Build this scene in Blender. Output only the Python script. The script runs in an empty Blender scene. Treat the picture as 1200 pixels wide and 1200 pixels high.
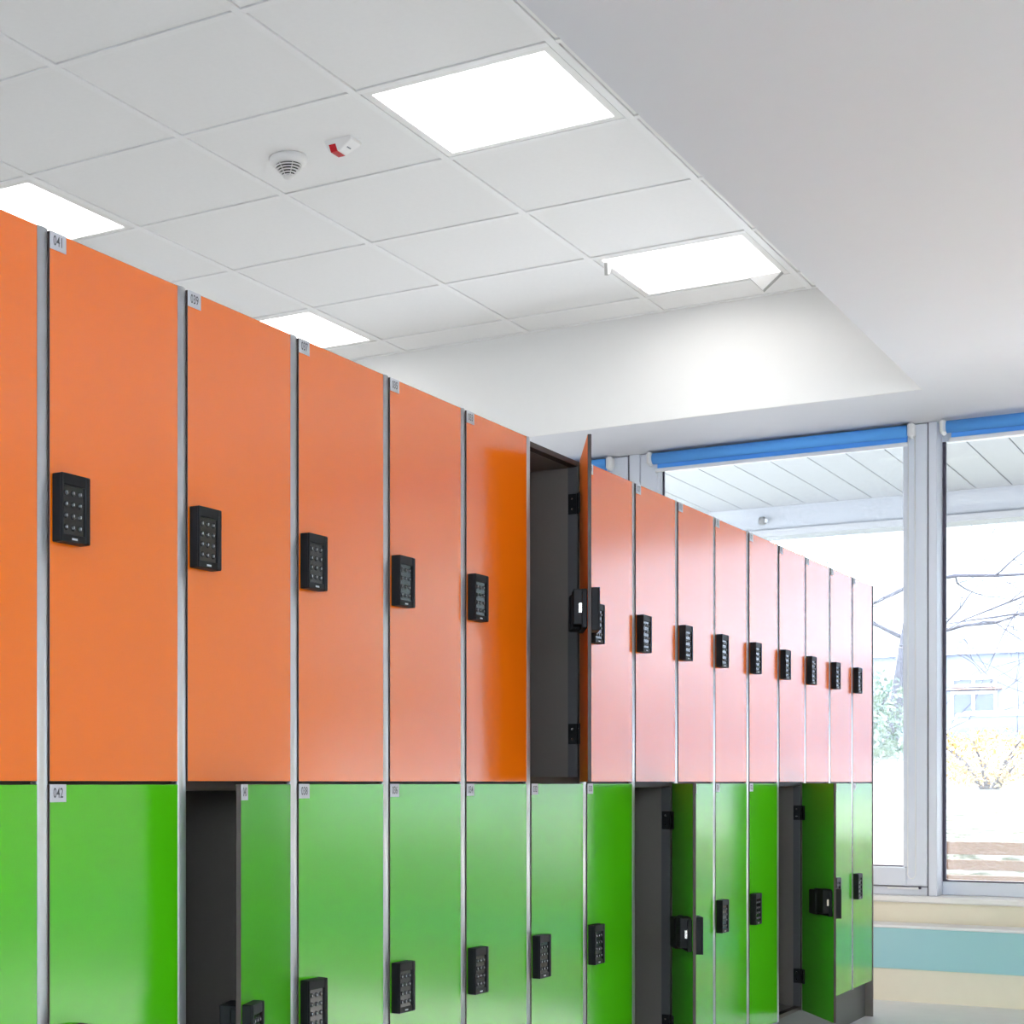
import bpy, bmesh, math, random
from mathutils import Vector, Matrix
random.seed(7)
S = bpy.context.scene
COL = S.collection
PI = math.pi
EYE = 0.90                       # camera height above the floor; z values below are written relative to the eye with R()
def R(z): return z + EYE

# ------------------------------------------------------------------ camera
cam_d = bpy.data.cameras.new('camera'); cam = bpy.data.objects.new('camera', cam_d); COL.objects.link(cam)
cam.location = (0, 0, EYE); cam.rotation_euler = (PI/2, 0, 0.5773)
cam_d.sensor_fit = 'HORIZONTAL'; cam_d.sensor_width = 36.0
cam_d.lens = 1961.12/1200*36
cam_d.shift_x = (600-279.05)/1200; cam_d.shift_y = (917-600)/1200
cam_d.clip_start = 0.05; cam_d.clip_end = 300
S.camera = cam

# ------------------------------------------------------------------ world, sun, exposure
SKY = 9.6; SUN = 32.0; PANEL = 4.7
w = bpy.data.worlds.new('sky'); S.world = w; w.use_nodes = True
nt = w.node_tree; bg = nt.nodes['Background']
bg.inputs['Color'].default_value = (0.78, 0.885, 1.0, 1); bg.inputs['Strength'].default_value = SKY
sd = bpy.data.lights.new('sun', 'SUN'); sun = bpy.data.objects.new('sun', sd); COL.objects.link(sun)
sd.energy = SUN; sd.angle = math.radians(1.0); sd.color = (1.0, 0.95, 0.86)
sun.location = (-22, 42, 14)
sun.rotation_euler = Vector((0.50, -0.866, -0.315)).to_track_quat('-Z', 'Y').to_euler()
S.view_settings.view_transform = 'Standard'; S.view_settings.look = 'None'
S.view_settings.exposure = 0.30; S.view_settings.gamma = 1.0; S.view_settings.use_curve_mapping = False
S.render.engine = 'CYCLES'
S.cycles.use_denoising = True
S.cycles.max_bounces = 10; S.cycles.diffuse_bounces = 6; S.cycles.glossy_bounces = 5
S.cycles.transmission_bounces = 6; S.cycles.transparent_max_bounces = 12
S.cycles.sample_clamp_indirect = 8.0
S.cycles.caustics_reflective = False; S.cycles.caustics_refractive = False

# ------------------------------------------------------------------ helpers
def mat(name, col, rough=0.5, metal=0.0, ior=1.5, noise=0.0, nscale=20.0, bump=0.0, bscale=200.0, coat=0.0):
    m = bpy.data.materials.new(name); m.use_nodes = True
    t = m.node_tree; b = t.nodes['Principled BSDF']
    b.inputs['Base Color'].default_value = (*col, 1); b.inputs['Roughness'].default_value = rough
    b.inputs['Metallic'].default_value = metal; b.inputs['IOR'].default_value = ior
    if coat: b.inputs['Coat Weight'].default_value = coat
    if noise or bump:
        tc = t.nodes.new('ShaderNodeTexCoord')
    if noise:
        n = t.nodes.new('ShaderNodeTexNoise'); n.inputs['Scale'].default_value = nscale; n.inputs['Detail'].default_value = 5
        t.links.new(tc.outputs['Object'], n.inputs['Vector'])
        mx = t.nodes.new('ShaderNodeMix'); mx.data_type = 'RGBA'
        mx.inputs[6].default_value = (*[c*(1-noise) for c in col], 1)
        mx.inputs[7].default_value = (*[min(1, c*(1+noise)) for c in col], 1)
        t.links.new(n.outputs['Fac'], mx.inputs[0]); t.links.new(mx.outputs[2], b.inputs['Base Color'])
    if bump:
        n2 = t.nodes.new('ShaderNodeTexNoise'); n2.inputs['Scale'].default_value = bscale; n2.inputs['Detail'].default_value = 3
        t.links.new(tc.outputs['Object'], n2.inputs['Vector'])
        bp = t.nodes.new('ShaderNodeBump'); bp.inputs['Strength'].default_value = bump; bp.inputs['Distance'].default_value = 0.002
        t.links.new(n2.outputs['Fac'], bp.inputs['Height']); t.links.new(bp.outputs['Normal'], b.inputs['Normal'])
    return m

def emit(name, col, strength):
    m = bpy.data.materials.new(name); m.use_nodes = True; t = m.node_tree
    b = t.nodes['Principled BSDF']; b.inputs['Base Color'].default_value = (0.8, 0.8, 0.8, 1)
    b.inputs['Emission Color'].default_value = (*col, 1); b.inputs['Emission Strength'].default_value = strength
    return m

def glass_mat(name, tint, haze):
    m = bpy.data.materials.new(name); m.use_nodes = True; t = m.node_tree
    t.nodes.remove(t.nodes['Principled BSDF']); out = t.nodes['Material Output']
    tr = t.nodes.new('ShaderNodeBsdfTransparent'); tr.inputs['Color'].default_value = (*tint, 1)
    gl = t.nodes.new('ShaderNodeBsdfGlossy'); gl.inputs['Roughness'].default_value = 0.02
    tl = t.nodes.new('ShaderNodeBsdfTranslucent'); tl.inputs['Color'].default_value = (0.9, 0.94, 1.0, 1)
    fr = t.nodes.new('ShaderNodeFresnel'); fr.inputs['IOR'].default_value = 1.18
    mh = t.nodes.new('ShaderNodeMixShader'); mh.inputs[0].default_value = haze
    t.links.new(tr.outputs[0], mh.inputs[1]); t.links.new(tl.outputs[0], mh.inputs[2])
    mx = t.nodes.new('ShaderNodeMixShader')
    t.links.new(fr.outputs[0], mx.inputs[0]); t.links.new(mh.outputs[0], mx.inputs[1]); t.links.new(gl.outputs[0], mx.inputs[2])
    t.links.new(mx.outputs[0], out.inputs['Surface'])
    return m

def leaf_mat(name, c1, c2):
    m = bpy.data.materials.new(name); m.use_nodes = True; t = m.node_tree
    b = t.nodes['Principled BSDF']; b.inputs['Roughness'].default_value = 0.8; b.inputs['IOR'].default_value = 1.0
    oi = t.nodes.new('ShaderNodeTexNoise'); oi.inputs['Scale'].default_value = 9
    tc = t.nodes.new('ShaderNodeTexCoord'); t.links.new(tc.outputs['Object'], oi.inputs['Vector'])
    mx = t.nodes.new('ShaderNodeMix'); mx.data_type = 'RGBA'
    mx.inputs[6].default_value = (*c1, 1); mx.inputs[7].default_value = (*c2, 1)
    rr = t.nodes.new('ShaderNodeValToRGB'); rr.color_ramp.elements[0].position = 0.4; rr.color_ramp.elements[1].position = 0.6
    t.links.new(oi.outputs['Fac'], rr.inputs[0]); t.links.new(rr.outputs[0], mx.inputs[0])
    t.links.new(mx.outputs[2], b.inputs['Base Color'])
    return m

def box(bm, x0, x1, y0, y1, z0, z1, bev=0.0, seg=1, mi=0):
    vs = [bm.verts.new(p) for p in ((x0,y0,z0),(x1,y0,z0),(x1,y1,z0),(x0,y1,z0),(x0,y0,z1),(x1,y0,z1),(x1,y1,z1),(x0,y1,z1))]
    fs = [bm.faces.new([vs[i] for i in q]) for q in ((0,3,2,1),(4,5,6,7),(0,1,5,4),(1,2,6,5),(2,3,7,6),(3,0,4,7))]
    for f in fs: f.material_index = mi
    if bev:
        es = list({e for f in fs for e in f.edges})
        r = bmesh.ops.bevel(bm, geom=es, offset=bev, segments=seg, affect='EDGES', profile=0.6)
        for f in r['faces']: f.material_index = mi
    return vs

def tube(bm, pts, radii, n=8, mi=0, cap=True):
    pts = [Vector(p) for p in pts]; rings = []
    for i, p in enumerate(pts):
        d = (pts[min(i+1, len(pts)-1)] - pts[max(i-1, 0)]).normalized()
        a = d.orthogonal().normalized() if i == 0 else (prev - d*prev.dot(d)).normalized()
        prev = a; b = d.cross(a); r = radii[i] if hasattr(radii, '__len__') else radii
        rings.append([bm.verts.new(p + a*r*math.cos(2*PI*k/n) + b*r*math.sin(2*PI*k/n)) for k in range(n)])
    for i in range(len(rings)-1):
        for k in range(n):
            f = bm.faces.new((rings[i][k], rings[i][(k+1) % n], rings[i+1][(k+1) % n], rings[i+1][k])); f.material_index = mi; f.smooth = True
    if cap:
        bm.faces.new(rings[0][::-1]).material_index = mi; bm.faces.new(rings[-1]).material_index = mi

def lathe(bm, prof, cx=0, cy=0, n=40, mi=0, smooth=True):
    rings = []
    for r, z in prof:
        if r < 1e-6: rings.append([bm.verts.new((cx, cy, z))])
        else: rings.append([bm.verts.new((cx+r*math.cos(2*PI*k/n), cy+r*math.sin(2*PI*k/n), z)) for k in range(n)])
    for a, b in zip(rings, rings[1:]):
        for k in range(n):
            q = [a[k % len(a)], a[(k+1) % len(a)], b[(k+1) % len(b)], b[k % len(b)]]
            u = []
            for v in q:
                if v not in u: u.append(v)
            if len(u) > 2:
                f = bm.faces.new(u); f.material_index = mi; f.smooth = smooth

def mesh(name, bm, *mats):
    bmesh.ops.recalc_face_normals(bm, faces=bm.faces)
    me = bpy.data.meshes.new(name); bm.to_mesh(me); bm.free()
    for m in mats: me.materials.append(m)
    return me

def obj(name, me, parent=None, loc=(0,0,0), rot=(0,0,0)):
    o = bpy.data.objects.new(name, me); COL.objects.link(o)
    o.parent = parent; o.location = loc; o.rotation_euler = rot
    return o

def build(name, fn, mats, parent=None, loc=(0,0,0), rot=(0,0,0)):
    bm = bmesh.new(); fn(bm)
    return obj(name, mesh(name, bm, *(mats if isinstance(mats, (list, tuple)) else [mats])), parent, loc, rot)

def bx(name, dims, m, parent=None, bev=0.0, loc=(0,0,0), rot=(0,0,0)):
    return build(name, lambda bm: box(bm, *dims, bev=bev), m, parent, loc, rot)

def thing(name, label, cat, loc=(0,0,0), group=None):
    o = bpy.data.objects.new(name, None); COL.objects.link(o); o.location = loc
    o.empty_display_size = 0.1
    o['label'] = label; o['category'] = cat
    if group: o['group'] = group
    return o

def struct(o):
    o['kind'] = 'structure'; return o
def sgroup(name, loc=(0,0,0)):
    o = bpy.data.objects.new(name, None); COL.objects.link(o); o.location = loc; o['kind'] = 'structure'; return o

_tx = {}
def text_mesh(txt, h, wscale, m):
    cu = bpy.data.curves.new('t', 'FONT'); cu.body = txt; cu.size = h; cu.align_x = 'CENTER'; cu.align_y = 'CENTER'
    cu.resolution_u = 3; cu.offset = 0.0002
    o = bpy.data.objects.new('t', cu); COL.objects.link(o)
    dg = bpy.context.evaluated_depsgraph_get()
    me = bpy.data.meshes.new_from_object(o.evaluated_get(dg)); COL.objects.unlink(o); bpy.data.objects.remove(o)
    me.materials.clear(); me.materials.append(m)
    for v in me.vertices: v.co.x *= wscale
    return me

# ------------------------------------------------------------------ materials
M = {}
M['orange'] = mat('orange_laminate', (0.86, 0.158, 0.002), 0.155, ior=1.85, noise=0.03, nscale=3, bump=0.03, bscale=500)
M['green'] = mat('green_laminate', (0.075, 0.49, 0.004), 0.155, ior=1.85, noise=0.03, nscale=3, bump=0.03, bscale=500)
M['orange_in'] = mat('orange_matt_laminate', (0.90, 0.19, 0.012), 0.6, ior=1.4)
M['green_in'] = mat('green_matt_laminate', (0.11, 0.55, 0.03), 0.6, ior=1.4)
M['core'] = mat('dark_laminate_core', (0.045, 0.028, 0.022), 0.5)
M['inside'] = mat('grey_locker_lining', (0.19, 0.165, 0.145), 0.28, ior=1.5, noise=0.03)
M['strip'] = mat('dark_grey_stop_strip', (0.09, 0.088, 0.088), 0.4)
M['alu'] = mat('brushed_aluminium', (0.74, 0.75, 0.77), 0.36, metal=0.8)
M['plate'] = mat('silver_number_plate', (0.58, 0.57, 0.60), 0.45, metal=0.25)
M['ink'] = mat('dark_grey_print', (0.06, 0.06, 0.065), 0.6)
M['black'] = mat('black_lock_plastic', (0.008, 0.008, 0.009), 0.5, ior=1.28)
M['gloss_black'] = mat('black_keypad_film', (0.012, 0.013, 0.016), 0.12, ior=1.45)
M['key'] = mat('black_rubber_key', (0.02, 0.02, 0.022), 0.10, ior=1.6)
M['glint_logo'] = mat('key_glint_and_logo', (0.55, 0.57, 0.6), 0.3)  # for the highlights painted on the keys and the printed logo
M['steel'] = mat('bright_steel', (0.75, 0.72, 0.66), 0.25, metal=0.9)
M['tile'] = mat('mineral_fibre_tile', (0.90, 0.898, 0.895), 0.95, noise=0.02, nscale=60, bump=0.15, bscale=900)
M['grid'] = mat('white_ceiling_grid', (0.91, 0.91, 0.91), 0.5)
M['cavity'] = mat('void_shade_backing', (0.25, 0.25, 0.25), 0.9)  # dark backing tone stands for the shade in the tile gaps
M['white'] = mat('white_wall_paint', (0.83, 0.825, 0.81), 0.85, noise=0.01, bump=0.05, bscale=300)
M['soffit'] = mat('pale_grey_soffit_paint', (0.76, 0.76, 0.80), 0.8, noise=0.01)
M['cream'] = mat('cream_wall_paint', (0.90, 0.83, 0.67), 0.8, noise=0.02)
M['teal'] = mat('teal_panel_paint', (0.38, 0.66, 0.70), 0.4)
M['floor'] = mat('grey_beige_linoleum', (0.76, 0.755, 0.75), 0.4, noise=0.06, nscale=12)
M['plinth'] = mat('dark_grey_plinth', (0.10, 0.10, 0.10), 0.5)
M['plastic'] = mat('white_plastic', (0.85, 0.84, 0.83), 0.35)
M['slot'] = mat('black_detector_slot', (0.015, 0.015, 0.015), 0.7)
M['red'] = mat('red_lens', (0.55, 0.012, 0.02), 0.18, ior=1.5)
M['panel'] = emit('led_panel_light', (1.0, 0.985, 0.96), PANEL)
M['frame'] = mat('white_grey_window_frame', (0.72, 0.75, 0.82), 0.4)
M['joint'] = mat('dark_gasket', (0.06, 0.05, 0.08), 0.6)
M['sill'] = mat('white_stone_sill', (0.85, 0.83, 0.80), 0.35, noise=0.03)
M['blue'] = mat('blue_blind_fabric', (0.11, 0.40, 0.93), 0.75, bump=0.1, bscale=1200)
M['bluedark'] = M['blue']
M['film'] = mat('white_diffuser_film', (0.42, 0.42, 0.42), 0.6)
M['glass'] = glass_mat('clear_window_glass', (0.97, 0.985, 1.0), 0.02)
M['hazy'] = glass_mat('veiled_window_glass', (0.96, 0.98, 1.0), 0.07)  # translucent share paints in the bright veil over this pane
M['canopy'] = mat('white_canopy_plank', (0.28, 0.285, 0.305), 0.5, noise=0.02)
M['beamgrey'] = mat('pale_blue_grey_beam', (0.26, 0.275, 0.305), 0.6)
M['grass'] = leaf_mat('lawn_grass', (0.050, 0.055, 0.034), (0.27, 0.27, 0.23))  # darker patches put shaded parts into the grass colour
M['path'] = mat('grey_path', (0.14, 0.15, 0.18), 0.9, ior=1.0, noise=0.1, nscale=4)
M['paving'] = mat('pale_concrete_paving', (0.66, 0.67, 0.70), 0.9, ior=1.0, noise=0.1, nscale=3)
M['evergreen'] = leaf_mat('dark_evergreen_leaf', (0.03, 0.07, 0.025), (0.07, 0.12, 0.04))
M['leaf'] = leaf_mat('pale_green_leaf', (0.10, 0.15, 0.11), (0.24, 0.28, 0.20))
M['autumn'] = leaf_mat('autumn_leaf', (0.42, 0.24, 0.08), (0.40, 0.36, 0.22))
M['bark'] = mat('grey_bark', (0.07, 0.065, 0.08), 0.9, noise=0.3, nscale=30)
M['facade'] = mat('pale_render', (0.42, 0.43, 0.45), 0.9, noise=0.02)
M['band'] = mat('blue_grey_render', (0.24, 0.255, 0.30), 0.9, noise=0.03)
M['wframe'] = mat('white_painted_timber', (0.85, 0.85, 0.85), 0.5)
M['wpane'] = mat('dark_far_glass', (0.10, 0.11, 0.15), 0.35)
M['cladbrown'] = mat('weathered_brown_timber', (0.13, 0.075, 0.05), 0.8, ior=1.15, noise=0.15, nscale=15)
M['carpaint'] = mat('white_car_paint', (0.60, 0.61, 0.65), 0.2, coat=0.5)
M['carglass'] = mat('dark_car_glass', (0.05, 0.06, 0.10), 0.3)
M['tyre'] = mat('black_tyre_rubber', (0.02, 0.02, 0.02), 0.8)
M['roofbrown'] = mat('brown_rail_paint', (0.40, 0.22, 0.16), 0.7)

# ------------------------------------------------------------------ room shell
H = R(1.958); ZS = R(1.507); XE = -1.304; YR = 6.815; YW = 7.44
XL, XR, YB = -6.2, 3.6, -1.5
struct(bx('floor', (XL, XR, YB, YW+0.2, -0.1, 0.0), M['floor']))
struct(bx('wall_left', (XL-0.2, XL, YB-0.2, YW+0.2, -0.1, H+0.25), M['white']))
struct(bx('wall_right', (XR, XR+0.2, YB-0.2, YW+0.2, -0.1, H+0.25), M['cream']))
# back wall behind the camera: invented windows, added to light the lockers and window wall
XA0, XA1, ZA0, ZA1 = -1.25, 3.45, 0.95, ZS-0.06
def wb(bm):
    box(bm, XL, XA0, YB-0.2, YB, -0.1, H+0.25); box(bm, XA1, XR, YB-0.2, YB, -0.1, H+0.25)
    box(bm, XA0, XA1, YB-0.2, YB, -0.1, ZA0); box(bm, XA0, XA1, YB-0.2, YB, ZA1, H+0.25)
struct(build('wall_back', wb, M['white']))
struct(bx('wall_front', (XL, XR, YW, YW+0.2, -0.1, R(-0.503)), M['cream']))
struct(bx('baseboard_front', (XL, XR, YW-0.015, YW-0.0005, 0.0, 0.07), M['wframe']))
# lower soffit round the recess: one L-shaped body, its long edge on the right of the recess
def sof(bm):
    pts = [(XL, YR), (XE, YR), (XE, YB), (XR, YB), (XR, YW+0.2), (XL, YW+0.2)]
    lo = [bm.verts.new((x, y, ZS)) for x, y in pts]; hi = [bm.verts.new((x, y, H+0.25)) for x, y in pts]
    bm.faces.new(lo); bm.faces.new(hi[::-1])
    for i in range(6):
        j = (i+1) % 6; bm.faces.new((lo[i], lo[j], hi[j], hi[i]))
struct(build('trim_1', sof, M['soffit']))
# the recess face toward the room is white painted board laid on the soffit body
struct(bx('trim_2', (XL, XE, YR-0.012, YR-0.0005, ZS+0.0005, H+0.03), M['white']))

# suspended ceiling: tiles and runners are parts of the ceiling
ceiling = struct(bx('ceiling', (XL, XE, YB, YR, H+0.05, H+0.2), M['cavity']))
GX, GY, T = -3.5224, 4.1688, 0.6
ci0, ci1 = -5, 3; rj0, rj1 = -13, 4
LIGHTS = [(2, 0), (2, 3), (-1, 0), (-1, 3), (2, -3), (-1, -3), (2, -6), (-1, -6), (-4, 0), (-4, 3), (-4, -3), (-4, -6)]  # panels outside the view are added to light the room
def tile_mesh(w_, d_):
    bm = bmesh.new(); box(bm, 0, w_, 0, d_, 0, 0.02, bev=0.0015); return mesh('ceiling_tile', bm, M['tile'])
TM = {}
for i in range(ci0, ci1+1):
    for j in range(rj0, rj1+1):
        if (i, j) in LIGHTS: continue
        x0 = GX+T*i+0.0135; x1 = GX+T*(i+1)-0.0135; y0 = GY+T*j+0.0135; y1 = GY+T*(j+1)-0.0145
        x0 = max(x0, XL+0.01); x1 = min(x1, XE-0.012); y1 = min(y1, YR-0.03); y0 = max(y0, YB+0.01)
        if x1-x0 < 0.05 or y1-y0 < 0.05: continue
        k = (round(x1-x0, 3), round(y1-y0, 3))
        if k not in TM: TM[k] = tile_mesh(*k)
        obj('ceiling_tile', TM[k], ceiling, (x0, y0, H+0.004))
for i in range(ci0+1, ci1+1):
    bx('main_runner', (GX+T*i-0.012, GX+T*i+0.012, YB+0.001, YR-0.013, H, H+0.03), M['grid'], ceiling, bev=0.0008)
for j in range(rj0, rj1+1):
    y = GY+T*j
    if y < YB+0.05: continue
    for i in range(ci0, ci1+1):
        xa = max(GX+T*i+0.0125, XL+0.01); xb = min(GX+T*(i+1)-0.0125, XE-0.012)
        if xb-xa > 0.05: bx('cross_runner', (xa, xb, y-0.012, y+0.012, H+0.0004, H+0.03), M['grid'], ceiling)
bx('edge_angle', (XL, XE-0.012, YR-0.034, YR-0.0125, H+0.0002, H+0.0034), M['grid'], ceiling)
bx('edge_angle', (XE-0.032, XE-0.0005, YB, YR-0.036, H+0.0006, H+0.004), M['grid'], ceiling)

# LED panels, one unit per cell
LN = {(2, 0): 'square LED ceiling panel glowing white beside the grey soffit, nearest the detector',
      (2, 3): 'square LED ceiling panel with drooping film corners near the far white recess wall',
      (-1, 0): 'LED ceiling panel partly hidden behind the top of orange locker 041',
      (-1, 3): 'LED ceiling panel partly hidden behind the tops of lockers 039 and 037'}
def tray(bm):
    a, b = 0.2855, 0.2625
    for s in ((-a, a, -a, -b), (-a, a, b, a), (-a, -b, -b, b), (b, a, -b, b)):
        box(bm, *s, 0.002, 0.045)
tray_me = None
bm = bmesh.new(); tray(bm); tray_me = mesh('frame', bm, M['plastic'])
bm = bmesh.new(); box(bm, -0.2615, 0.2615, -0.2615, 0.2615, 0.006, 0.012); diff_me = mesh('diffuser', bm, M['panel'])
for (i, j) in LIGHTS:
    lb = LN.get((i, j), 'added LED ceiling panel outside the view, extra light in the tiled recess')
    t = thing('ceiling_light', lb, 'ceiling light', (GX+T*(i+0.5), GY+T*(j+0.5), H), 'LED panels in the tiled ceiling')
    obj('frame', tray_me, t); obj('diffuser', diff_me, t)
    if (i, j) == (2, 3):
        def flap1(bm):
            p = [Vector(q) for q in ((0.14, -0.277+0.555, -0.001), (0.268, 0.268, -0.001), (0.185, 0.30, -0.052))]
            q = [v + Vector((0.0, -0.02, 0.004)) for v in p]
            a = [bm.verts.new(v) for v in p]; b = [bm.verts.new(v) for v in q]
            bm.faces.new(a); bm.faces.new(b[::-1])
            for k in range(3): bm.faces.new((a[k], a[(k+1) % 3], b[(k+1) % 3], b[k]))
        def flap2(bm):
            p = [Vector(q) for q in ((-0.262, -0.235, -0.001), (-0.262, -0.185, -0.001), (-0.268, -0.19, -0.036), (-0.27, -0.21, -0.040))]
            q = [v + Vector((0.012, 0.0, 0.002)) for v in p]
            a = [bm.verts.new(v) for v in p]; b = [bm.verts.new(v) for v in q]
            bm.faces.new(a); bm.faces.new(b[::-1])
            for k in range(4): bm.faces.new((a[k], a[(k+1) % 4], b[(k+1) % 4], b[k]))
        build('film_corner', flap1, M['film'], t); build('film_corner', flap2, M['film'], t)

# ------------------------------------------------------------------ window wall
# opening sash windows flush with the room, fixed lights set 0.12 m back
ZB = R(-0.475)
def sash_window(n, x0, x1, glass):
    g = sgroup('window_%d' % n, (0, 0, 0))
    def post(bm):
        box(bm, x0+0.003, x0+0.055, YW, YW+0.10, ZB, ZS, bev=0.003)
        box(bm, x0+0.055, x1-0.001, YW+0.012, YW+0.10, ZB, ZB+0.036, bev=0.002)
        box(bm, x0-0.004, x0+0.004, YW+0.012, YW+0.08, ZB, ZS)
    build('outer_frame', post, M['frame'], g)
    def sash(bm):
        a, b = x0+0.057, x1-0.003; c, d = x0+0.143, x1-0.085; e, f = R(-0.435), ZS-0.004; h, k = R(-0.356), R(1.425)
        for q in ((a, c, e, f), (d, b, e, f), (c, d, e, h), (c, d, k, f)):
            box(bm, q[0], q[1], YW-0.004, YW+0.07, q[2], q[3], bev=0.004)
        for q in ((c-0.006, c+0.012, h, k), (d-0.012, d+0.006, h, k)):
            box(bm, q[0], q[1], YW-0.010, YW+0.02, q[2], q[3], bev=0.003)
    build('sash', sash, M['frame'], g)
    def gsk(bm):
        c, d = x0+0.143, x1-0.085; h, k = R(-0.356), R(1.425)
        for q in ((c, c+0.018, h, k), (d-0.004, d, h, k), (c, d, h, h+0.006)):
            box(bm, q[0], q[1], YW+0.022, YW+0.032, q[2], q[3])
        box(bm, x0+0.0005, x0+0.0028, YW+0.003, YW+0.02, ZB, ZS); box(bm, x1-0.0028, x1-0.0005, YW+0.003, YW+0.02, ZB, ZS)
        box(bm, x0+0.057, x1-0.003, YW+0.002, YW+0.02, R(-0.4385), R(-0.4355))
    build('gasket', gsk, M['joint'], g)
    bx('pane', (x0+0.143, x1-0.085, YW+0.034, YW+0.040, R(-0.36), R(1.43)), glass, g)
    bx('stay_bar', (x1-0.16, x1-0.035, YW-0.014, YW-0.004, R(-0.449), R(-0.440)), M['wframe'], g, bev=0.002)
    bx('stay_bar', (x1-0.036, x1-0.026, YW-0.012, YW-0.004, R(-0.447), R(-0.437)), M['joint'], g)
    return g
def fixed_window(n, x0, x1, glass):
    g = sgroup('window_%d' % n, (0, 0, 0)); yg = YW+0.115
    def post(bm):
        box(bm, x0+0.001, x0+0.035, YW, YW+0.17, ZB, ZS, bev=0.003); box(bm, x1-0.035, x1-0.001, YW, YW+0.17, ZB, ZS, bev=0.003)
        box(bm, x0+0.035, x1-0.035, yg, yg+0.05, ZB, R(-0.418), bev=0.003)
        box(bm, x0+0.035, x1-0.035, yg, yg+0.05, R(1.44), ZS)
    build('outer_frame', post, M['frame'], g)
    def gsk(bm):
        for q in ((x0+0.035, x0+0.047, R(-0.418), R(1.44)), (x1-0.047, x1-0.035, R(-0.418), R(1.44)), (x0+0.04, x1-0.04, R(-0.418), R(-0.411))):
            box(bm, q[0], q[1], yg+0.006, yg+0.03, q[2], q[3])
    build('gasket', gsk, M['joint'], g)
    bx('pane', (x0+0.046, x1-0.046, yg+0.014, yg+0.020, R(-0.413), R(1.445)), glass, g)
    return g
sash_window(1, -4.0, -2.70, M['glass'])
sash_window(2, -2.70, -1.402, M['hazy'])
fixed_window(3, -1.402, 0.20, M['glass'])
sash_window(4, 0.20, 1.50, M['glass'])
for q in range(3):  # added glazing behind the camera, lets in fill daylight
    x0 = XA0+q*(XA1-XA0)/3; x1 = x0+(XA1-XA0)/3
    g = sgroup('window_%d' % (5+q))
    def fr(bm):
        for e in ((x0, x0+0.05, ZA0, ZA1), (x1-0.05, x1, ZA0, ZA1), (x0+0.05, x1-0.05, ZA0, ZA0+0.06), (x0+0.05, x1-0.05, ZA1-0.06, ZA1)):
            box(bm, e[0], e[1], YB-0.13, YB-0.05, e[2], e[3])
    build('outer_frame', fr, M['frame'], g)
    bx('pane', (x0+0.05, x1-0.05, YB-0.091, YB-0.085, ZA0+0.06, ZA1-0.06), M['glass'], g)
struct(bx('trim_3', (XL, -4.004, YW, YW+0.2, R(-0.503)+0.0005, ZS-0.0005), M['white']))
struct(bx('trim_4', (1.503, XR, YW, YW+0.2, R(-0.503)+0.0005, ZS-0.0005), M['cream']))
struct(bx('trim_5', (-4.0, 1.50, YW-0.05, YW+0.24, R(-0.503)+0.0005, ZB-0.0005), M['sill'], bev=0.006))      # window sill

# roller blinds
def blind(x0, x1, label, chain_at):
    t = thing('roller_blind', label, 'blind', ((x0+x1)/2, YW-0.036, ZS), 'blue roller blinds under the soffit')
    h = (x1-x0)/2
    build('roller', lambda bm: tube(bm, [(-h, 0, -0.036), (h, 0, -0.036)], 0.0255, 24), M['blue'], t)
    bx('fabric', (-h+0.014, h-0.003, 0.017, 0.0185, -0.078, -0.040), M['blue'], t)
    bx('bottom_bar', (-h+0.004, h+0.004, 0.012, 0.0235, -0.095, -0.078), M['wframe'], t, bev=0.003)
    for s, e in ((-h-0.026, -h-0.002), (h+0.002, h+0.030)):
        bx('bracket', (s, e, -0.024, 0.030, -0.066, -0.003), M['plastic'], t, bev=0.009)
    cx = h+0.016 if chain_at > 0 else -h-0.014
    def ch(bm):
        a, b, zb = cx-0.013, cx+0.013, -1.93
        pts = [(a, 0.004, -0.055), (a-0.002, 0.004, zb+0.05)]
        pts += [(cx-0.016*math.cos(PI*k/8)*1.1, 0.004, zb+0.05-0.03*math.sin(PI*k/8)) for k in range(1, 8)]
        pts += [(b+0.003, 0.004, zb+0.05), (b, 0.004, -0.055)]
        tube(bm, pts, 0.0021, 6)
    build('chain', ch, M['wframe'], t)
blind(-3.88, -2.792, 'short visible end of blue blind with white chain, left of the grey post', 1)
blind(-2.571, -1.477, 'long blue roller blind rolled up above the window behind the far lockers', 1)
blind(-1.322, 0.10, 'short visible end of blue roller blind right of the grey window post', 1)
blind(0.35, 1.40, 'blue roller blind outside the view above the fourth window', 1)

# teal fronted window bench under the sill
t = thing('radiator_cover', 'teal fronted radiator cover with white ledge below the window sill', 'radiator cover', (0, 7.25, 0))
x0, x1 = -4.5, 3.55
bx('ledge', (x0, x1, -0.008, 0.175, R(-0.599), R(-0.587)), M['wframe'], t, bev=0.003)
bx('front_panel', (x0+0.01, x1-0.01, 0.0, 0.02, R(-0.766), R(-0.5995)), M['teal'], t)
bx('plinth', (x0+0.01, x1-0.01, 0.006, 0.174, 0.0, R(-0.7665)), M['cream'], t)

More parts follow.
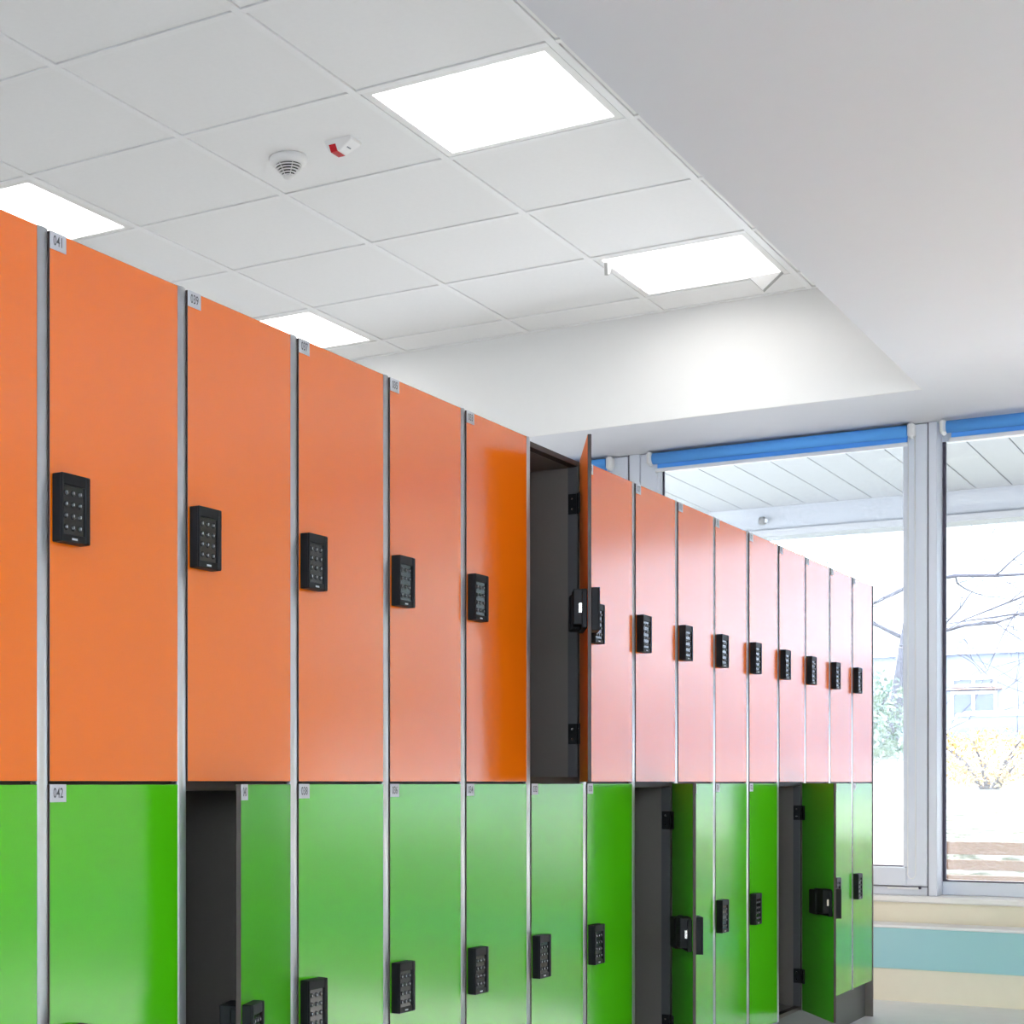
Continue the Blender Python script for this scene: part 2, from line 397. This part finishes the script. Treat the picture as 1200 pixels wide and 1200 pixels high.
# ------------------------------------------------------------------ lockers
LX = -1.465; B0 = 2.0953; P = 0.3303; ZT = 0.7555; ZLOW = -0.760; DEPTH = 0.50; DT = 0.008
YD0, YD1 = 0.0120, P-0.0140                 # door edges inside a bay
LW = 0.0620                                 # keypad lock width
def part_meshes():
    me = {}
    for tier, hh, colr in (('up', ZT, 'orange'), ('low', -ZLOW, 'green')):
        z0 = 0.0015 if tier == 'up' else 0.0; z1 = hh if tier == 'up' else hh-0.0025
        bm = bmesh.new()                    # door in hinge coordinates: hinge at (0,0), leaf runs to -y, front face at x=0
        box(bm, -DT, 0, -(YD1-YD0), 0, z0, z1, bev=0.0007)
        for f in bm.faces:
            n = f.normal if f.normal.length else f.calc_center_median()
        bm.normal_update()
        for f in bm.faces: f.material_index = 0 if f.normal.x > 0.9 else (2 if f.normal.x < -0.9 else 1)
        me['door', tier] = mesh('door', bm, M[colr], M['core'], M[colr+'_in'])
        bm = bmesh.new(); box(bm, -DEPTH, -DT-0.003, 0, 0.012, 0, hh-0.001); me['side_panel', tier] = mesh('side_panel', bm, M['inside'])
        bm = bmesh.new(); box(bm, -DEPTH, -DEPTH+0.008, 0.0135, P-0.0135, 0.013, hh-0.014); me['back_panel', tier] = mesh('back_panel', bm, M['inside'])
        bm = bmesh.new(); box(bm, -0.036, -DT-0.0035, 0, 0.005, 0.0125, hh-0.0135); box(bm, -0.020, -DT-0.0035, 0.0, 0.0075, 0.0125, hh-0.0135)
        me['stop_strip', tier] = mesh('stop_strip', bm, M['strip'])
    bm = bmesh.new(); box(bm, -DEPTH, -0.034, 0.0135, P-0.0135, 0, 0.012); me['shelf'] = mesh('shelf_panel', bm, M['inside'])
    bm = bmesh.new(); box(bm, -0.033, -0.0125, 0.0137, P-0.0137, 0, 0.012); me['rail'] = mesh('dark_gap_bar', bm, M['core'])  # dark bar added so the gap between door rows stays black
    # lock housing: deep left cheek, raised rim, sunken film; front at x=+0.018, door face at x=0; runs +y from 0
    bm = bmesh.new(); d = 0.0185; L = 0.094
    box(bm, 0.0, d-0.0035, 0.0, LW, 0, L, bev=0.0012)
    box(bm, d-0.004, d, 0.0, 0.004, 0.0, L, bev=0.0008)
    box(bm, d-0.004, d+0.0008, LW-0.011, LW, 0.0, L, bev=0.0016)
    box(bm, d-0.004, d, 0.0035, LW-0.0105, L-0.016, L, bev=0.0008)
    box(bm, d-0.004, d-0.0006, 0.0035, LW-0.0105, 0.0, 0.011, bev=0.0008)
    me['lock'] = mesh('keypad_lock', bm, M['black'])
    bm = bmesh.new(); box(bm, d-0.0036, d-0.0022, 0.0042, LW-0.0112, 0.0112, L-0.0163)
    me['film'] = mesh('keypad_film', bm, M['gloss_black'])
    bm = bmesh.new()
    for r in range(4):
        for c in range(3):
            y = 0.0115+c*0.0152; z = 0.0205+r*0.0158
            prof = [(0.0043, 0.0), (0.0040, 0.0012), (0.0028, 0.0022), (0.0, 0.0026)]
            b2 = bmesh.new(); lathe(b2, prof, n=12)
            bmesh.ops.rotate(b2, verts=b2.verts, cent=(0,0,0), matrix=Matrix.Rotation(PI/2, 3, 'Y'))
            bmesh.ops.translate(b2, verts=b2.verts, vec=(d-0.0022, y, z))
            tmp = bpy.data.meshes.new('k'); b2.to_mesh(tmp); b2.free(); bm.from_mesh(tmp); bpy.data.meshes.remove(tmp)
    me['keys'] = mesh('keypad_buttons', bm, M['key'])
    bm = bmesh.new()
    for r in range(4):
        for c in range(3):
            y = 0.0115+c*0.0152; z = 0.0205+r*0.0158
            box(bm, d-0.0001, d+0.0003, y-0.0016, y-0.0004, z-0.0014, z+0.0018)  # pale dot on each key stands in for its highlight
    box(bm, d-0.0008, d-0.0004, 0.022, 0.034, 0.0035, 0.0062)
    me['glints_logo'] = mesh('key_glints_and_logo', bm, M['glint_logo'])
    # latch case on the inside of an open door (door inner face at x=-DT)
    bm = bmesh.new(); box(bm, -DT-0.030, -DT, 0.012, 0.070, 0.008, 0.086, bev=0.002); box(bm, -DT-0.034, -DT, 0.070, 0.135, 0.002, 0.080, bev=0.003)
    box(bm, -DT-0.012, -DT, 0.008, 0.150, 0.000, 0.082, bev=0.002)
    me['case'] = mesh('latch_case', bm, M['black'])
    bm = bmesh.new(); box(bm, -DT-0.018, -DT-0.012, 0.0095, 0.0125, 0.034, 0.054); me['bolt'] = mesh('latch_bolt', bm, M['steel'])
    # hinge: leaf on the stop strip, barrel, leaf on the door, four screws
    bm = bmesh.new()
    box(bm, -0.034, -0.012, -0.0085, -0.006, 0, 0.048, bev=0.0006)
    tube(bm, [(-0.0105, -0.008, 0), (-0.0105, -0.008, 0.048)], 0.0032, 10)
    for zz in (0.012, 0.036): tube(bm, [(-0.024, -0.0085, zz), (-0.024, -0.0100, zz)], 0.0025, 10, mi=1)
    me['hinge'] = mesh('hinge', bm, M['black'], M['steel'])
    bm = bmesh.new()
    box(bm, -DT-0.0032, -DT-0.0005, -0.030, -0.006, 0, 0.048, bev=0.0006)
    for zz in (0.012, 0.036): tube(bm, [(-DT-0.0045, -0.018, zz), (-DT-0.003, -0.018, zz)], 0.0025, 10, mi=1)
    me['hinge_leaf'] = mesh('hinge_leaf', bm, M['black'], M['steel'])
    bm = bmesh.new(); box(bm, 0.0, 0.0012, 0.0, 0.0345, 0.0, 0.0245, bev=0.0003); me['plate'] = mesh('number_plate', bm, M['plate'])
    return me
ME = part_meshes()

def number_plate(t, num, q, ztop):
    p = obj('number_plate', ME['plate'], t); p.matrix_local = q @ Matrix.Translation((0.0002, 0, ztop-0.0245))
    if num not in _tx: _tx[num] = text_mesh(num, 0.0195, 0.74, M['ink'])
    n = obj('numerals', _tx[num], p)
    n.matrix_local = Matrix.Translation((0.0014, 0.0168, 0.0120)) @ Matrix.Rotation(PI/2, 4, 'Z') @ Matrix.Rotation(PI/2, 4, 'X')

def locker(k, tier, num, ang, label, lock_dy=0.0, dx=0.0):
    up = tier == 'up'; z0 = R(0.0) if up else R(ZLOW); hh = ZT if up else -ZLOW
    grp = 'orange lockers of the upper row' if up else 'green lockers of the lower row'
    t = thing('locker', label, 'locker', (LX, B0+k*P, z0), grp)
    a = obj('side_panel', ME['side_panel', tier], t, (0, 0.0012, 0)); b = obj('side_panel', ME['side_panel', tier], t, (0, P-0.0132, 0))
    obj('back_panel', ME['back_panel', tier], t)
    obj('shelf_panel', ME['shelf'], t, (0, 0, 0.0003)); obj('shelf_panel', ME['shelf'], t, (0, 0, hh-0.0133))
    obj('dark_gap_bar', ME['rail'], t, (0, 0, 0.0003)); obj('dark_gap_bar', ME['rail'], t, (0, 0, hh-0.0117 if not up else hh-0.0133))
    st = obj('stop_strip', ME['stop_strip', tier], t); st.matrix_local = Matrix.Translation((0, P-0.0134, 0)) @ Matrix.Scale(-1, 4, (0, 1, 0))
    st = obj('stop_strip', ME['stop_strip', tier], t, (0, 0.0134, 0))
    hinge = Matrix.Translation((dx, YD1, 0)) @ Matrix.Rotation(math.radians(ang), 4, 'Z')
    d = obj('door', ME['door', tier], t); d.matrix_local = hinge
    free = hinge @ Matrix.Translation((0, -(YD1-YD0), 0))
    ztop = (ZT if up else hh-0.0025)
    number_plate(t, num, free, ztop)
    lz = 0.330 if up else hh-0.4305
    l = obj('keypad_lock', ME['lock'], t); l.matrix_local = free @ Matrix.Translation((0.0001, 0.0045+lock_dy, lz))
    obj('keypad_film', ME['film'], l); kb = obj('keypad_buttons', ME['keys'], l); kb['kind'] = 'stuff'
    mk = obj('key_glints_and_logo', ME['glints_logo'], l); mk['kind'] = 'stuff'
    if ang > 5:
        c = obj('latch_case', ME['case'], t); c.matrix_local = free @ Matrix.Translation((0, 0, lz+0.006))
        obj('latch_bolt', ME['bolt'], c)
        for hz in (0.090, hh-0.125):
            h = obj('hinge', ME['hinge'], t, (0, P-0.0134, hz))
            h2 = obj('hinge_leaf', ME['hinge_leaf'], t); h2.matrix_local = hinge @ Matrix.Translation((0, 0, hz))
    return t

ANG = {('low', 0): 17.0, ('up', 4): 24.75, ('low', 6): 28.0, ('low', 10): 32.5}
ORD = ['first', 'second', 'third', 'fourth', 'fifth', 'sixth', 'seventh', 'eighth', 'ninth']
for k in range(-2, 14):
    nu = '%03d' % (39-2*k); nl = '%03d' % (40-2*k)
    if k == -2: lu = 'orange upper locker left of the one numbered 041'; ll = 'green lower locker left of the one numbered 042'
    elif k < 4: 
        o = {-1: 'fifth', 0: 'fourth', 1: 'third', 2: 'second', 3: 'first'}[k]
        lu = 'shut orange locker numbered %s, %s before the open orange one' % (nu, o)
        ll = {-1: 'large shut green locker numbered 042, just before the ajar green door', 0: '', 1: 'shut green locker numbered 038, next after the ajar green door',
              2: 'shut green locker numbered 036, second after the ajar green door', 3: 'shut green locker numbered 034, last before the one below the open orange locker'}[k]
    elif k == 4: lu = 'open orange locker with dark empty inside, its door swung out'; ll = 'green lower locker numbered 032, right below the open orange locker'
    elif k == 13: lu = 'last orange locker at the window end of the upper row'; ll = 'last green locker at the window end of the lower row'
    else:
        lu = 'shut upper locker, %s beyond the open orange door' % ORD[k-5]
        ll = {5: 'green lower locker numbered 030, shut, just before the open dark locker',
              6: 'open green lower locker, dark grey inside, second below row from the far open one',
              7: 'pale green lower locker half hidden by the open door beside the dark interior',
              8: 'shut green lower locker, first one fully seen beyond the middle open door',
              9: 'shut green lower locker just before the open locker with blue grey inside',
              10: 'open green lower locker with a blue grey inside near the window',
              11: 'narrow pale green lower locker hidden behind the far open green door',
              12: 'next to last green lower locker, sliver beyond the far open door'}[k]
        if k == 6: ll = 'open green lower locker with dark grey inside, middle of the row'
    if k == 0: ll = 'open green lower locker with black inside, door ajar, numbered 040'
    rnd = random.Random(k*7+3)
    locker(k, 'up', nu, ANG.get(('up', k), 0.0), lu, dx=-0.0015 if k in (8, 11, 12, 13) else 0.0)
    locker(k, 'low', nl, ANG.get(('low', k), 0.0), ll, dx=-0.001 if k in (8, 13) else 0.0)

# aluminium cover strips between the bays (rounded front), plinth and end panel
bm = bmesh.new(); n = 7
pr2 = [(-DT-0.002, -0.0108), (-0.003, -0.0108)] + [(0.0016*math.sin(PI*i/n)-0.001, -0.0095+0.019*i/n) for i in range(n+1)] + [(-0.003, 0.0108), (-DT-0.002, 0.0108)]
lo = [bm.verts.new((x, y, R(ZLOW)-0.002)) for x, y in pr2]; hi = [bm.verts.new((x-(0.002 if abs(y) < 0.0096 else 0), y, R(ZT)+0.002)) for x, y in pr2]
for i in range(len(pr2)):
    j = (i+1) % len(pr2); f = bm.faces.new((lo[i], lo[j], hi[j], hi[i])); f.smooth = True
bm.faces.new(lo); bm.faces.new(hi)
div_me = mesh('cover_strip', bm, M['alu'])
for k in range(-1, 14):
    a, b = '%03d' % (41-2*k), '%03d' % (39-2*k)
    if k == -1: lb = 'aluminium cover strip along the left edge of lockers 041 and 042'
    elif k <= 3: lb = 'tall aluminium cover strip %s from the left, between lockers %s and %s' % (('second', 'third', 'fourth', 'fifth')[k], a, b)
    elif k == 4: lb = 'tall aluminium cover strip on the left side of the open orange locker'
    elif k == 5: lb = 'aluminium cover strip between lower lockers 032 and 030, top hidden by open door'
    elif k == 13: lb = 'last aluminium cover strip, before the locker at the window end'
    else: lb = '%s tall aluminium cover strip beyond the open orange locker door' % ORD[k-6]
    o = obj('cover_strip', div_me, None, (LX, B0+k*P, 0)); o['label'] = lb; o['category'] = 'cover strip'; o['group'] = 'aluminium strips between the lockers'
ya, yb = B0-2*P, B0+14*P
o = bx('locker_plinth', (-DEPTH+0.02, -0.03, ya, yb, 0.0, R(ZLOW)-0.0005), M['plinth'], None, loc=(LX, 0, 0))
o['label'] = 'dark grey plinth running under the whole row of lockers'; o['category'] = 'plinth'
o = bx('locker_end_panel', (-DEPTH, -0.001, yb+0.0015, yb+0.010, 0.0, R(ZT)), M['inside'], None, loc=(LX, 0, 0))
o['label'] = 'thin end panel closing the locker row toward the window'; o['category'] = 'end panel'

# ------------------------------------------------------------------ detector and indicator on the ceiling
t = thing('smoke_detector', 'white round smoke detector with black slots on the ceiling tile', 'smoke detector', (-2.7345, 4.488, H+0.004))
def sm_base(bm): lathe(bm, [(0, 0), (0.058, 0), (0.060, -0.004), (0.060, -0.010), (0.056, -0.020), (0.048, -0.026), (0.0, -0.026)], n=48)
build('base', sm_base, M['plastic'], t)
def sm_core(bm): lathe(bm, [(0, -0.0255), (0.0405, -0.0255), (0.0145, -0.0590), (0, -0.058)], n=32)
build('dark_core', sm_core, M['slot'], t)
def ring(z, r):
    def f(bm):
        lathe(bm, [(r, z), (r-0.0012, z-0.0026), (r-0.0060, z-0.0026), (r-0.0050, z), (r, z)], n=40)
    return f
for i in range(5):
    build('ring', ring(-0.0302-0.0066*i, 0.0435-0.0058*i), M['plastic'], t)
def ribs(bm):
    for k in range(6):
        a = 2*PI*k/6+0.35; ca, sa = math.cos(a), math.sin(a)
        tube(bm, [(0.0435*ca, 0.0435*sa, -0.024), (0.013*ca, 0.013*sa, -0.0615)], 0.0016, 6)
build('ribs', ribs, M['plastic'], t)
build('tip', lambda bm: lathe(bm, [(0.0165, -0.0605), (0.0155, -0.0640), (0.009, -0.0685), (0.003, -0.0705), (0, -0.0705)], n=32), M['plastic'], t)

t = thing('alarm_indicator', 'small white wedge indicator with red lens beside the smoke detector', 'alarm indicator', (-2.527, 4.468, H+0.004))
def ind(bm):
    sec = [(-0.046, 0.0), (-0.040, -0.030), (-0.004, -0.030), (0.046, -0.009), (0.046, 0.0)]
    a = [bm.verts.new((x, -0.037-z*0.75, z)) for x, z in sec]; b = [bm.verts.new((x, 0.036+z*0.15, z)) for x, z in sec]
    bm.faces.new(a); bm.faces.new(b[::-1])
    for i in range(5): bm.faces.new((a[i], a[(i+1) % 5], b[(i+1) % 5], b[i]))
    bmesh.ops.bevel(bm, geom=list(bm.edges), offset=0.0015, segments=2, affect='EDGES')
build('housing', ind, M['plastic'], t)
def lens(bm):
    x0, x1 = -0.034, -0.011
    pr_ = [(-0.0285, -0.0125), (-0.0152, -0.0312), (0.0330, -0.0312), (0.0330, -0.0250), (-0.012, -0.0250), (-0.022, -0.0120)]
    a = [bm.verts.new((x0, y, z)) for y, z in pr_]; b = [bm.verts.new((x1, y, z)) for y, z in pr_]
    bm.faces.new(a); bm.faces.new(b[::-1])
    for i in range(6): bm.faces.new((a[i], a[(i+1) % 6], b[(i+1) % 6], b[i]))
build('red_lens', lens, M['red'], t)
bx('maker_mark', (-0.002, 0.002, -0.006, 0.016, -0.0004, 0.0004), M['band'], t, loc=(0.018, 0, -0.0212), rot=(0, -0.398, 0))

# ------------------------------------------------------------------ outside: canopy, garden, trees, car, house
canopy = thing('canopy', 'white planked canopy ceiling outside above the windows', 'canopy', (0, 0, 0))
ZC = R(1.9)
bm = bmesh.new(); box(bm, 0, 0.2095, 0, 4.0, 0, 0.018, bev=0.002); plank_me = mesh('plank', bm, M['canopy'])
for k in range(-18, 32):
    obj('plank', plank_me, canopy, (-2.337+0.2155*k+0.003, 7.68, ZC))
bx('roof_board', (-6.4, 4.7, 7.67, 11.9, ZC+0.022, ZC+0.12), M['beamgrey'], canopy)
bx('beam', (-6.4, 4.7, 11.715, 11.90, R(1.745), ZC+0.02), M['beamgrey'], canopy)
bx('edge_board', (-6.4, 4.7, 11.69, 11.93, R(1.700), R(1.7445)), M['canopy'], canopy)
t = thing('spotlight', 'small grey spotlight fixed to the canopy beam', 'spotlight', (-3.281, 11.68, R(1.809)))
build('lamp_head', lambda bm: lathe(bm, [(0, 0.03), (0.018, 0.028), (0.028, 0.0), (0.022, -0.025), (0, -0.027)], n=20), M['strip'], t)
bx('bracket', (-0.012, 0.03, -0.012, 0.0345, -0.012, 0.012), M['frame'], t)

def terr(y):
    pts = [(7.6, -0.86), (10.6, -0.80), (12.0, -0.42), (22.0, -0.16), (25.0, -0.02), (26.0, -0.25), (60, -0.28)]
    for (a, za), (b, zb) in zip(pts, pts[1:]):
        if y <= b: return R(za+(zb-za)*(y-a)/(b-a))
    return R(pts[-1][1])
def lawn(bm):
    ys = [10.2, 10.6, 11.3, 12, 14, 16, 18, 20, 21.6]; xs = [-24+2*i for i in range(22)]
    g = [[bm.verts.new((x, y, terr(y)+0.03*math.sin(x*1.7+y))) for x in xs] for y in ys]
    for r in range(len(ys)-1):
        for c in range(len(xs)-1): bm.faces.new((g[r][c], g[r][c+1], g[r+1][c+1], g[r+1][c]))
lw = build('lawn', lawn, M['grass']); lw['kind'] = 'structure'
def pth(bm):
    ys = [21.6, 22.6, 24, 25, 26, 60]
    g = [[bm.verts.new((x, y, terr(y)+(0.03*math.sin(x*1.7+y) if y == 21.6 else 0))) for x in [-24+2*i for i in range(32)]] for y in ys]
    for r in range(len(ys)-1):
        for c in range(31): bm.faces.new((g[r][c], g[r][c+1], g[r+1][c+1], g[r+1][c]))
pp = build('road', pth, M['path']); pp['kind'] = 'structure'

pv = bx('paving', (-24, 18, 7.65, 10.2, -0.1, R(-0.83)), M['paving']); pv['kind'] = 'structure'
pv = bx('courtyard', (-20, 20, -24, YB-0.21, -0.1, R(-0.83)), M['paving']); pv['kind'] = 'structure'
# timber slat fence close to the windows
fz = thing('slat_fence', 'low brown timber slat fence outside close to the windows', 'fence', (0, 10.5, terr(10.5)))
b0 = terr(10.5)
for za, zb in ((-0.42, -0.345), (-0.51, -0.45), (-0.60, -0.54), (-0.69, -0.63)):
    bx('slat', (-5.5, 3.0, -0.02, 0.02, R(za)-b0, R(zb)-b0), M['cladbrown'], fz, bev=0.004)
for x in (-5.2, -3.35, -0.6, 1.2, 2.8): bx('post', (x-0.04, x+0.04, 0.021, 0.09, -0.1, R(-0.34)-b0), M['cladbrown'], fz)

def leaves(bm, n, cx, cy, cz, rx, ry, rz, size, shell=0.35):
    for _ in range(n):
        u = random.uniform(-1, 1); a = random.uniform(0, 2*PI); r = random.uniform(shell, 1)**0.6
        s = math.sqrt(1-u*u); rag = 0.85+0.15*math.sin(a*5+u*4)
        p = Vector((cx+rx*r*s*math.cos(a)*rag, cy+ry*r*s*math.sin(a)*rag, cz+rz*r*u))
        d = Vector((random.gauss(0, 1), random.gauss(0, 1), random.gauss(0, 1))).normalized(); e = d.orthogonal().normalized()*random.uniform(0.5, 0.9)
        l = size*random.uniform(0.6, 1.3)
        vs = [bm.verts.new(p + q) for q in (d*l, e*l*0.6, -d*l, -e*l*0.6)]; bm.faces.new(vs)
def shrub(name, label, cx, cy, rx, ry, ht, n, size, m, group=None):
    zb = terr(cy); t = thing(name, label, 'shrub', (cx, cy, zb), group)
    def st(bm):
        for k in range(7):
            a = 2*PI*k/7; tube(bm, [(0.05*math.cos(a), 0.05*math.sin(a), -0.05), (rx*0.3*math.cos(a), ry*0.3*math.sin(a), ht*0.45), (rx*0.6*math.cos(a), ry*0.6*math.sin(a), ht*0.8)], [0.03, 0.02, 0.008], 6)
    build('stems', st, M['bark'], t)
    f = build('foliage', lambda bm: leaves(bm, n, 0, 0, ht*0.52, rx, ry, ht*0.5, size), m, t); f['kind'] = 'stuff'
shrub('bush', 'pale green leafy bush seen between the last locker and window post', -3.85, 16.0, 0.85, 0.7, 1.45, 6000, 0.034, M['leaf'])
shrub('autumn_bush', 'yellow autumn bush in the garden in front of the parked car', -3.7, 23.6, 1.1, 0.5, 0.78, 3000, 0.035, M['autumn'])
shrub('bush', 'low green bush outside the view right of the autumn bush', -0.6, 23.6, 1.5, 0.6, 0.9, 1200, 0.07, M['leaf'])

for q, (cx, cy) in enumerate(((4.7, 14.4), (7.15, 14.0), (9.6, 13.6), (12.05, 14.2))):  # unseen shrubs added to dim what the near doors reflect
    shrub('added_evergreen', 'added dark evergreen shrub outside the view, dims door reflections, %s from the house corner' % ('first', 'second', 'third', 'fourth')[q], cx, cy, 1.15, 0.9, 4.2, 3500, 0.11, M['evergreen'], 'added evergreen shrubs in a row')

def bare_tree(name, label, base, lean, ht, r0, seed, levels=3, spread=0.9):
    rnd = random.Random(seed); t = thing(name, label, 'tree', base)
    tips = []
    def tr(bm):
        pts = [Vector((0, 0, -0.1))]; rad = [r0]
        for i in range(1, 9):
            f = i/8; pts.append(Vector((lean[0]*f+rnd.uniform(-.04, .04), lean[1]*f, ht*f))); rad.append(r0*(1-0.75*f))
        tube(bm, pts, rad, 10); tips.extend(pts[3:])
    build('trunk', tr, M['bark'], t)
    def branch(bm, p, d, L, r, lv):
        pts = [p]; rad = [r]; q = p.copy(); dd = d.copy()
        for i in range(5):
            dd = (dd + Vector((rnd.uniform(-.3, .3), rnd.uniform(-.3, .3), rnd.uniform(-.25, .2)))).normalized(); q = q + dd*L/5
            pts.append(q.copy()); rad.append(max(0.003, r*(1-0.16*(i+1))))
        tube(bm, pts, rad, 5)
        if lv > 0:
            for i in range(1, 6):
                s = 1 if rnd.random() > .5 else -1
                nd = (dd + Vector((s*rnd.uniform(.4, 1.1), rnd.uniform(-.6, .6), rnd.uniform(-.5, .7)))).normalized()
                branch(bm, pts[i], nd, L*rnd.uniform(.45, .65), rad[i]*0.6, lv-1)
    def br(bm):
        for i, p in enumerate(tips):
            for s in (-1, 1):
                a = rnd.uniform(0, 2*PI)
                branch(bm, p, Vector((s*spread, rnd.uniform(-.5, .5), rnd.uniform(-.1, .6))).normalized(), ht*rnd.uniform(.32, .5), r0*0.28, levels-1)
    b = build('branches', br, M['bark'], t)
    return t
bare_tree('bare_tree', 'bare leaning tree with dark trunk and thin branches beyond the bush', (-3.86, 18.0, terr(18)), (0.58, 0.2, 0), 4.6, 0.085, 5)
bare_tree('bare_tree', 'bare tree with thin twigs against the pale house, right window', (-0.95, 14.5, terr(14.5)), (-0.35, 0.3, 0), 4.0, 0.06, 12)
t = thing('sapling', 'thin young shoot with small leaf tufts against the white sky', 'sapling', (-4.62, 19.0, terr(19)))
build('stem', lambda bm: tube(bm, [(0, 0, 0), (0.02, 0, 1.5), (0.0, 0, 2.78)], [0.012, 0.008, 0.003], 6), M['bark'], t)
def tufts(bm):
    for z in (2.30, 2.40, 2.50, 2.58, 2.66, 2.73):
        for k in range(5):
            a = random.uniform(0, 2*PI); l = random.uniform(.03, .07)
            tube(bm, [(0, 0, z), (l*math.cos(a), l*math.sin(a), z+l*0.6)], [0.006, 0.002], 5)
f = build('leaf_tufts', tufts, M['bark'], t)

# parked car: nose to the window wall
t = thing('car', 'white parked car beyond the autumn bush', 'car', (-4.35, 27.0, terr(27)))
def loft(bm, secs, mi=0):
    rings = []
    for (y, hw, z0, z1, tw) in secs:
        rings.append([bm.verts.new(p) for p in ((-hw, y, z0), (hw, y, z0), (hw*1.02, y, (z0+z1)/2), (hw*tw, y, z1-0.03), (hw*tw*0.86, y, z1), (-hw*tw*0.86, y, z1), (-hw*tw, y, z1-0.03), (-hw*1.02, y, (z0+z1)/2))])
    for a, b in zip(rings, rings[1:]):
        for k in range(8):
            f = bm.faces.new((a[k], a[(k+1) % 8], b[(k+1) % 8], b[k])); f.material_index = mi; f.smooth = True
    bm.faces.new(rings[0][::-1]); bm.faces.new(rings[-1])
build('body', lambda bm: loft(bm, [(0, .72, .35, .62, .95), (.12, .80, .22, .74, .95), (.9, .84, .20, .86, .95), (1.3, .85, .20, .92, .95), (3.2, .85, .20, .94, .95), (3.9, .82, .25, .90, .95), (4.05, .76, .35, .80, .95)]), M['carpaint'], t)
build('cabin', lambda bm: loft(bm, [(1.05, .74, .86, .90, .98), (1.6, .73, .86, 1.30, .86), (1.9, .73, .86, 1.36, .84), (3.0, .73, .86, 1.36, .84), (3.75, .72, .88, .95, .95)]), M['carglass'], t)
build('roof', lambda bm: loft(bm, [(1.60, .62, 1.295, 1.33, .98), (1.9, .64, 1.345, 1.395, .95), (3.0, .64, 1.345, 1.39, .95), (3.25, .62, 1.23, 1.28, .98)]), M['carpaint'], t)
wh = bmesh.new(); tube(wh, [(-0.1, 0, 0), (0.1, 0, 0)], 0.31, 24); tube(wh, [(-0.102, 0, 0), (0.102, 0, 0)], 0.19, 16, mi=1); wm = mesh('wheel', wh, M['tyre'], M['steel'])
for x in (-.78, .78):
    for y in (.8, 3.2): obj('wheel', wm, t, (x, y, .31))
for x in (-.58, .58): bx('headlamp', (x-.14, x+.14, -.02, .2, .56, .68), M['plastic'], t, bev=.02)
bx('number_plate', (-.26, .26, -.012, .02, .38, .48), M['wframe'], t)

# pale house across the road
hs = thing('house', 'pale rendered house across the road with white framed windows', 'house', (0, 40, R(-0.28)))
HZ = R(-0.28); XB0, XB1 = -8.91, 17.0
bx('upper_wall', (XB0, XB1, 0, 8, R(2.95)-HZ, R(8.5)-HZ), M['facade'], hs)
bx('lower_wall', (XB0, XB1, 0.05, 8, 0, R(2.85)-HZ), M['band'], hs)
bx('ledge', (XB0-0.1, XB1, -0.12, 8, R(2.85)-HZ+0.001, R(2.95)-HZ-0.001), M['wframe'], hs)
bx('roof', (XB0-0.3, XB1+0.3, -0.4, 8.3, R(8.5)-HZ+0.001, R(8.8)-HZ), M['path'], hs)
def far_window(x0, x1, z0, z1, rail=True):
    def fr(bm):
        for q in ((x0, x1, z0, z0+.06), (x0, x1, z1-.06, z1), (x0, x0+.06, z0+.06, z1-.06), (x1-.06, x1, z0+.06, z1-.06), ((x0+x1)/2-.03, (x0+x1)/2+.03, z0+.06, z1-.06)):
            box(bm, q[0], q[1], -.05, .04, R(q[2])-HZ, R(q[3])-HZ)
    f = build('window_frame', fr, M['wframe'], hs)
    bx('window_pane', (x0+.06, x1-.06, -.02, .045, R(z0+.06)-HZ, R(z1-.06)-HZ), M['wpane'], f)
for i in range(13):
    x = -7.06+1.75*i
    far_window(x, x+.95, 1.40, 2.02); far_window(x, x+.95, 2.12, 2.34)
    bx('window_ledge', (x-.1, x+1.05, -.10, .045, R(2.06)-HZ, R(2.09)-HZ), M['roofbrown'], hs)
for i in range(6): bx('vent_window', (-6.97+3.5*i, -6.73+3.5*i, -.02, .03, R(3.0)-HZ, R(3.2)-HZ), M['band'], hs)
for i in range(5):
    x = -3.6+3.5*i; far_window(x, x+1.3, 4.2, 5.9)
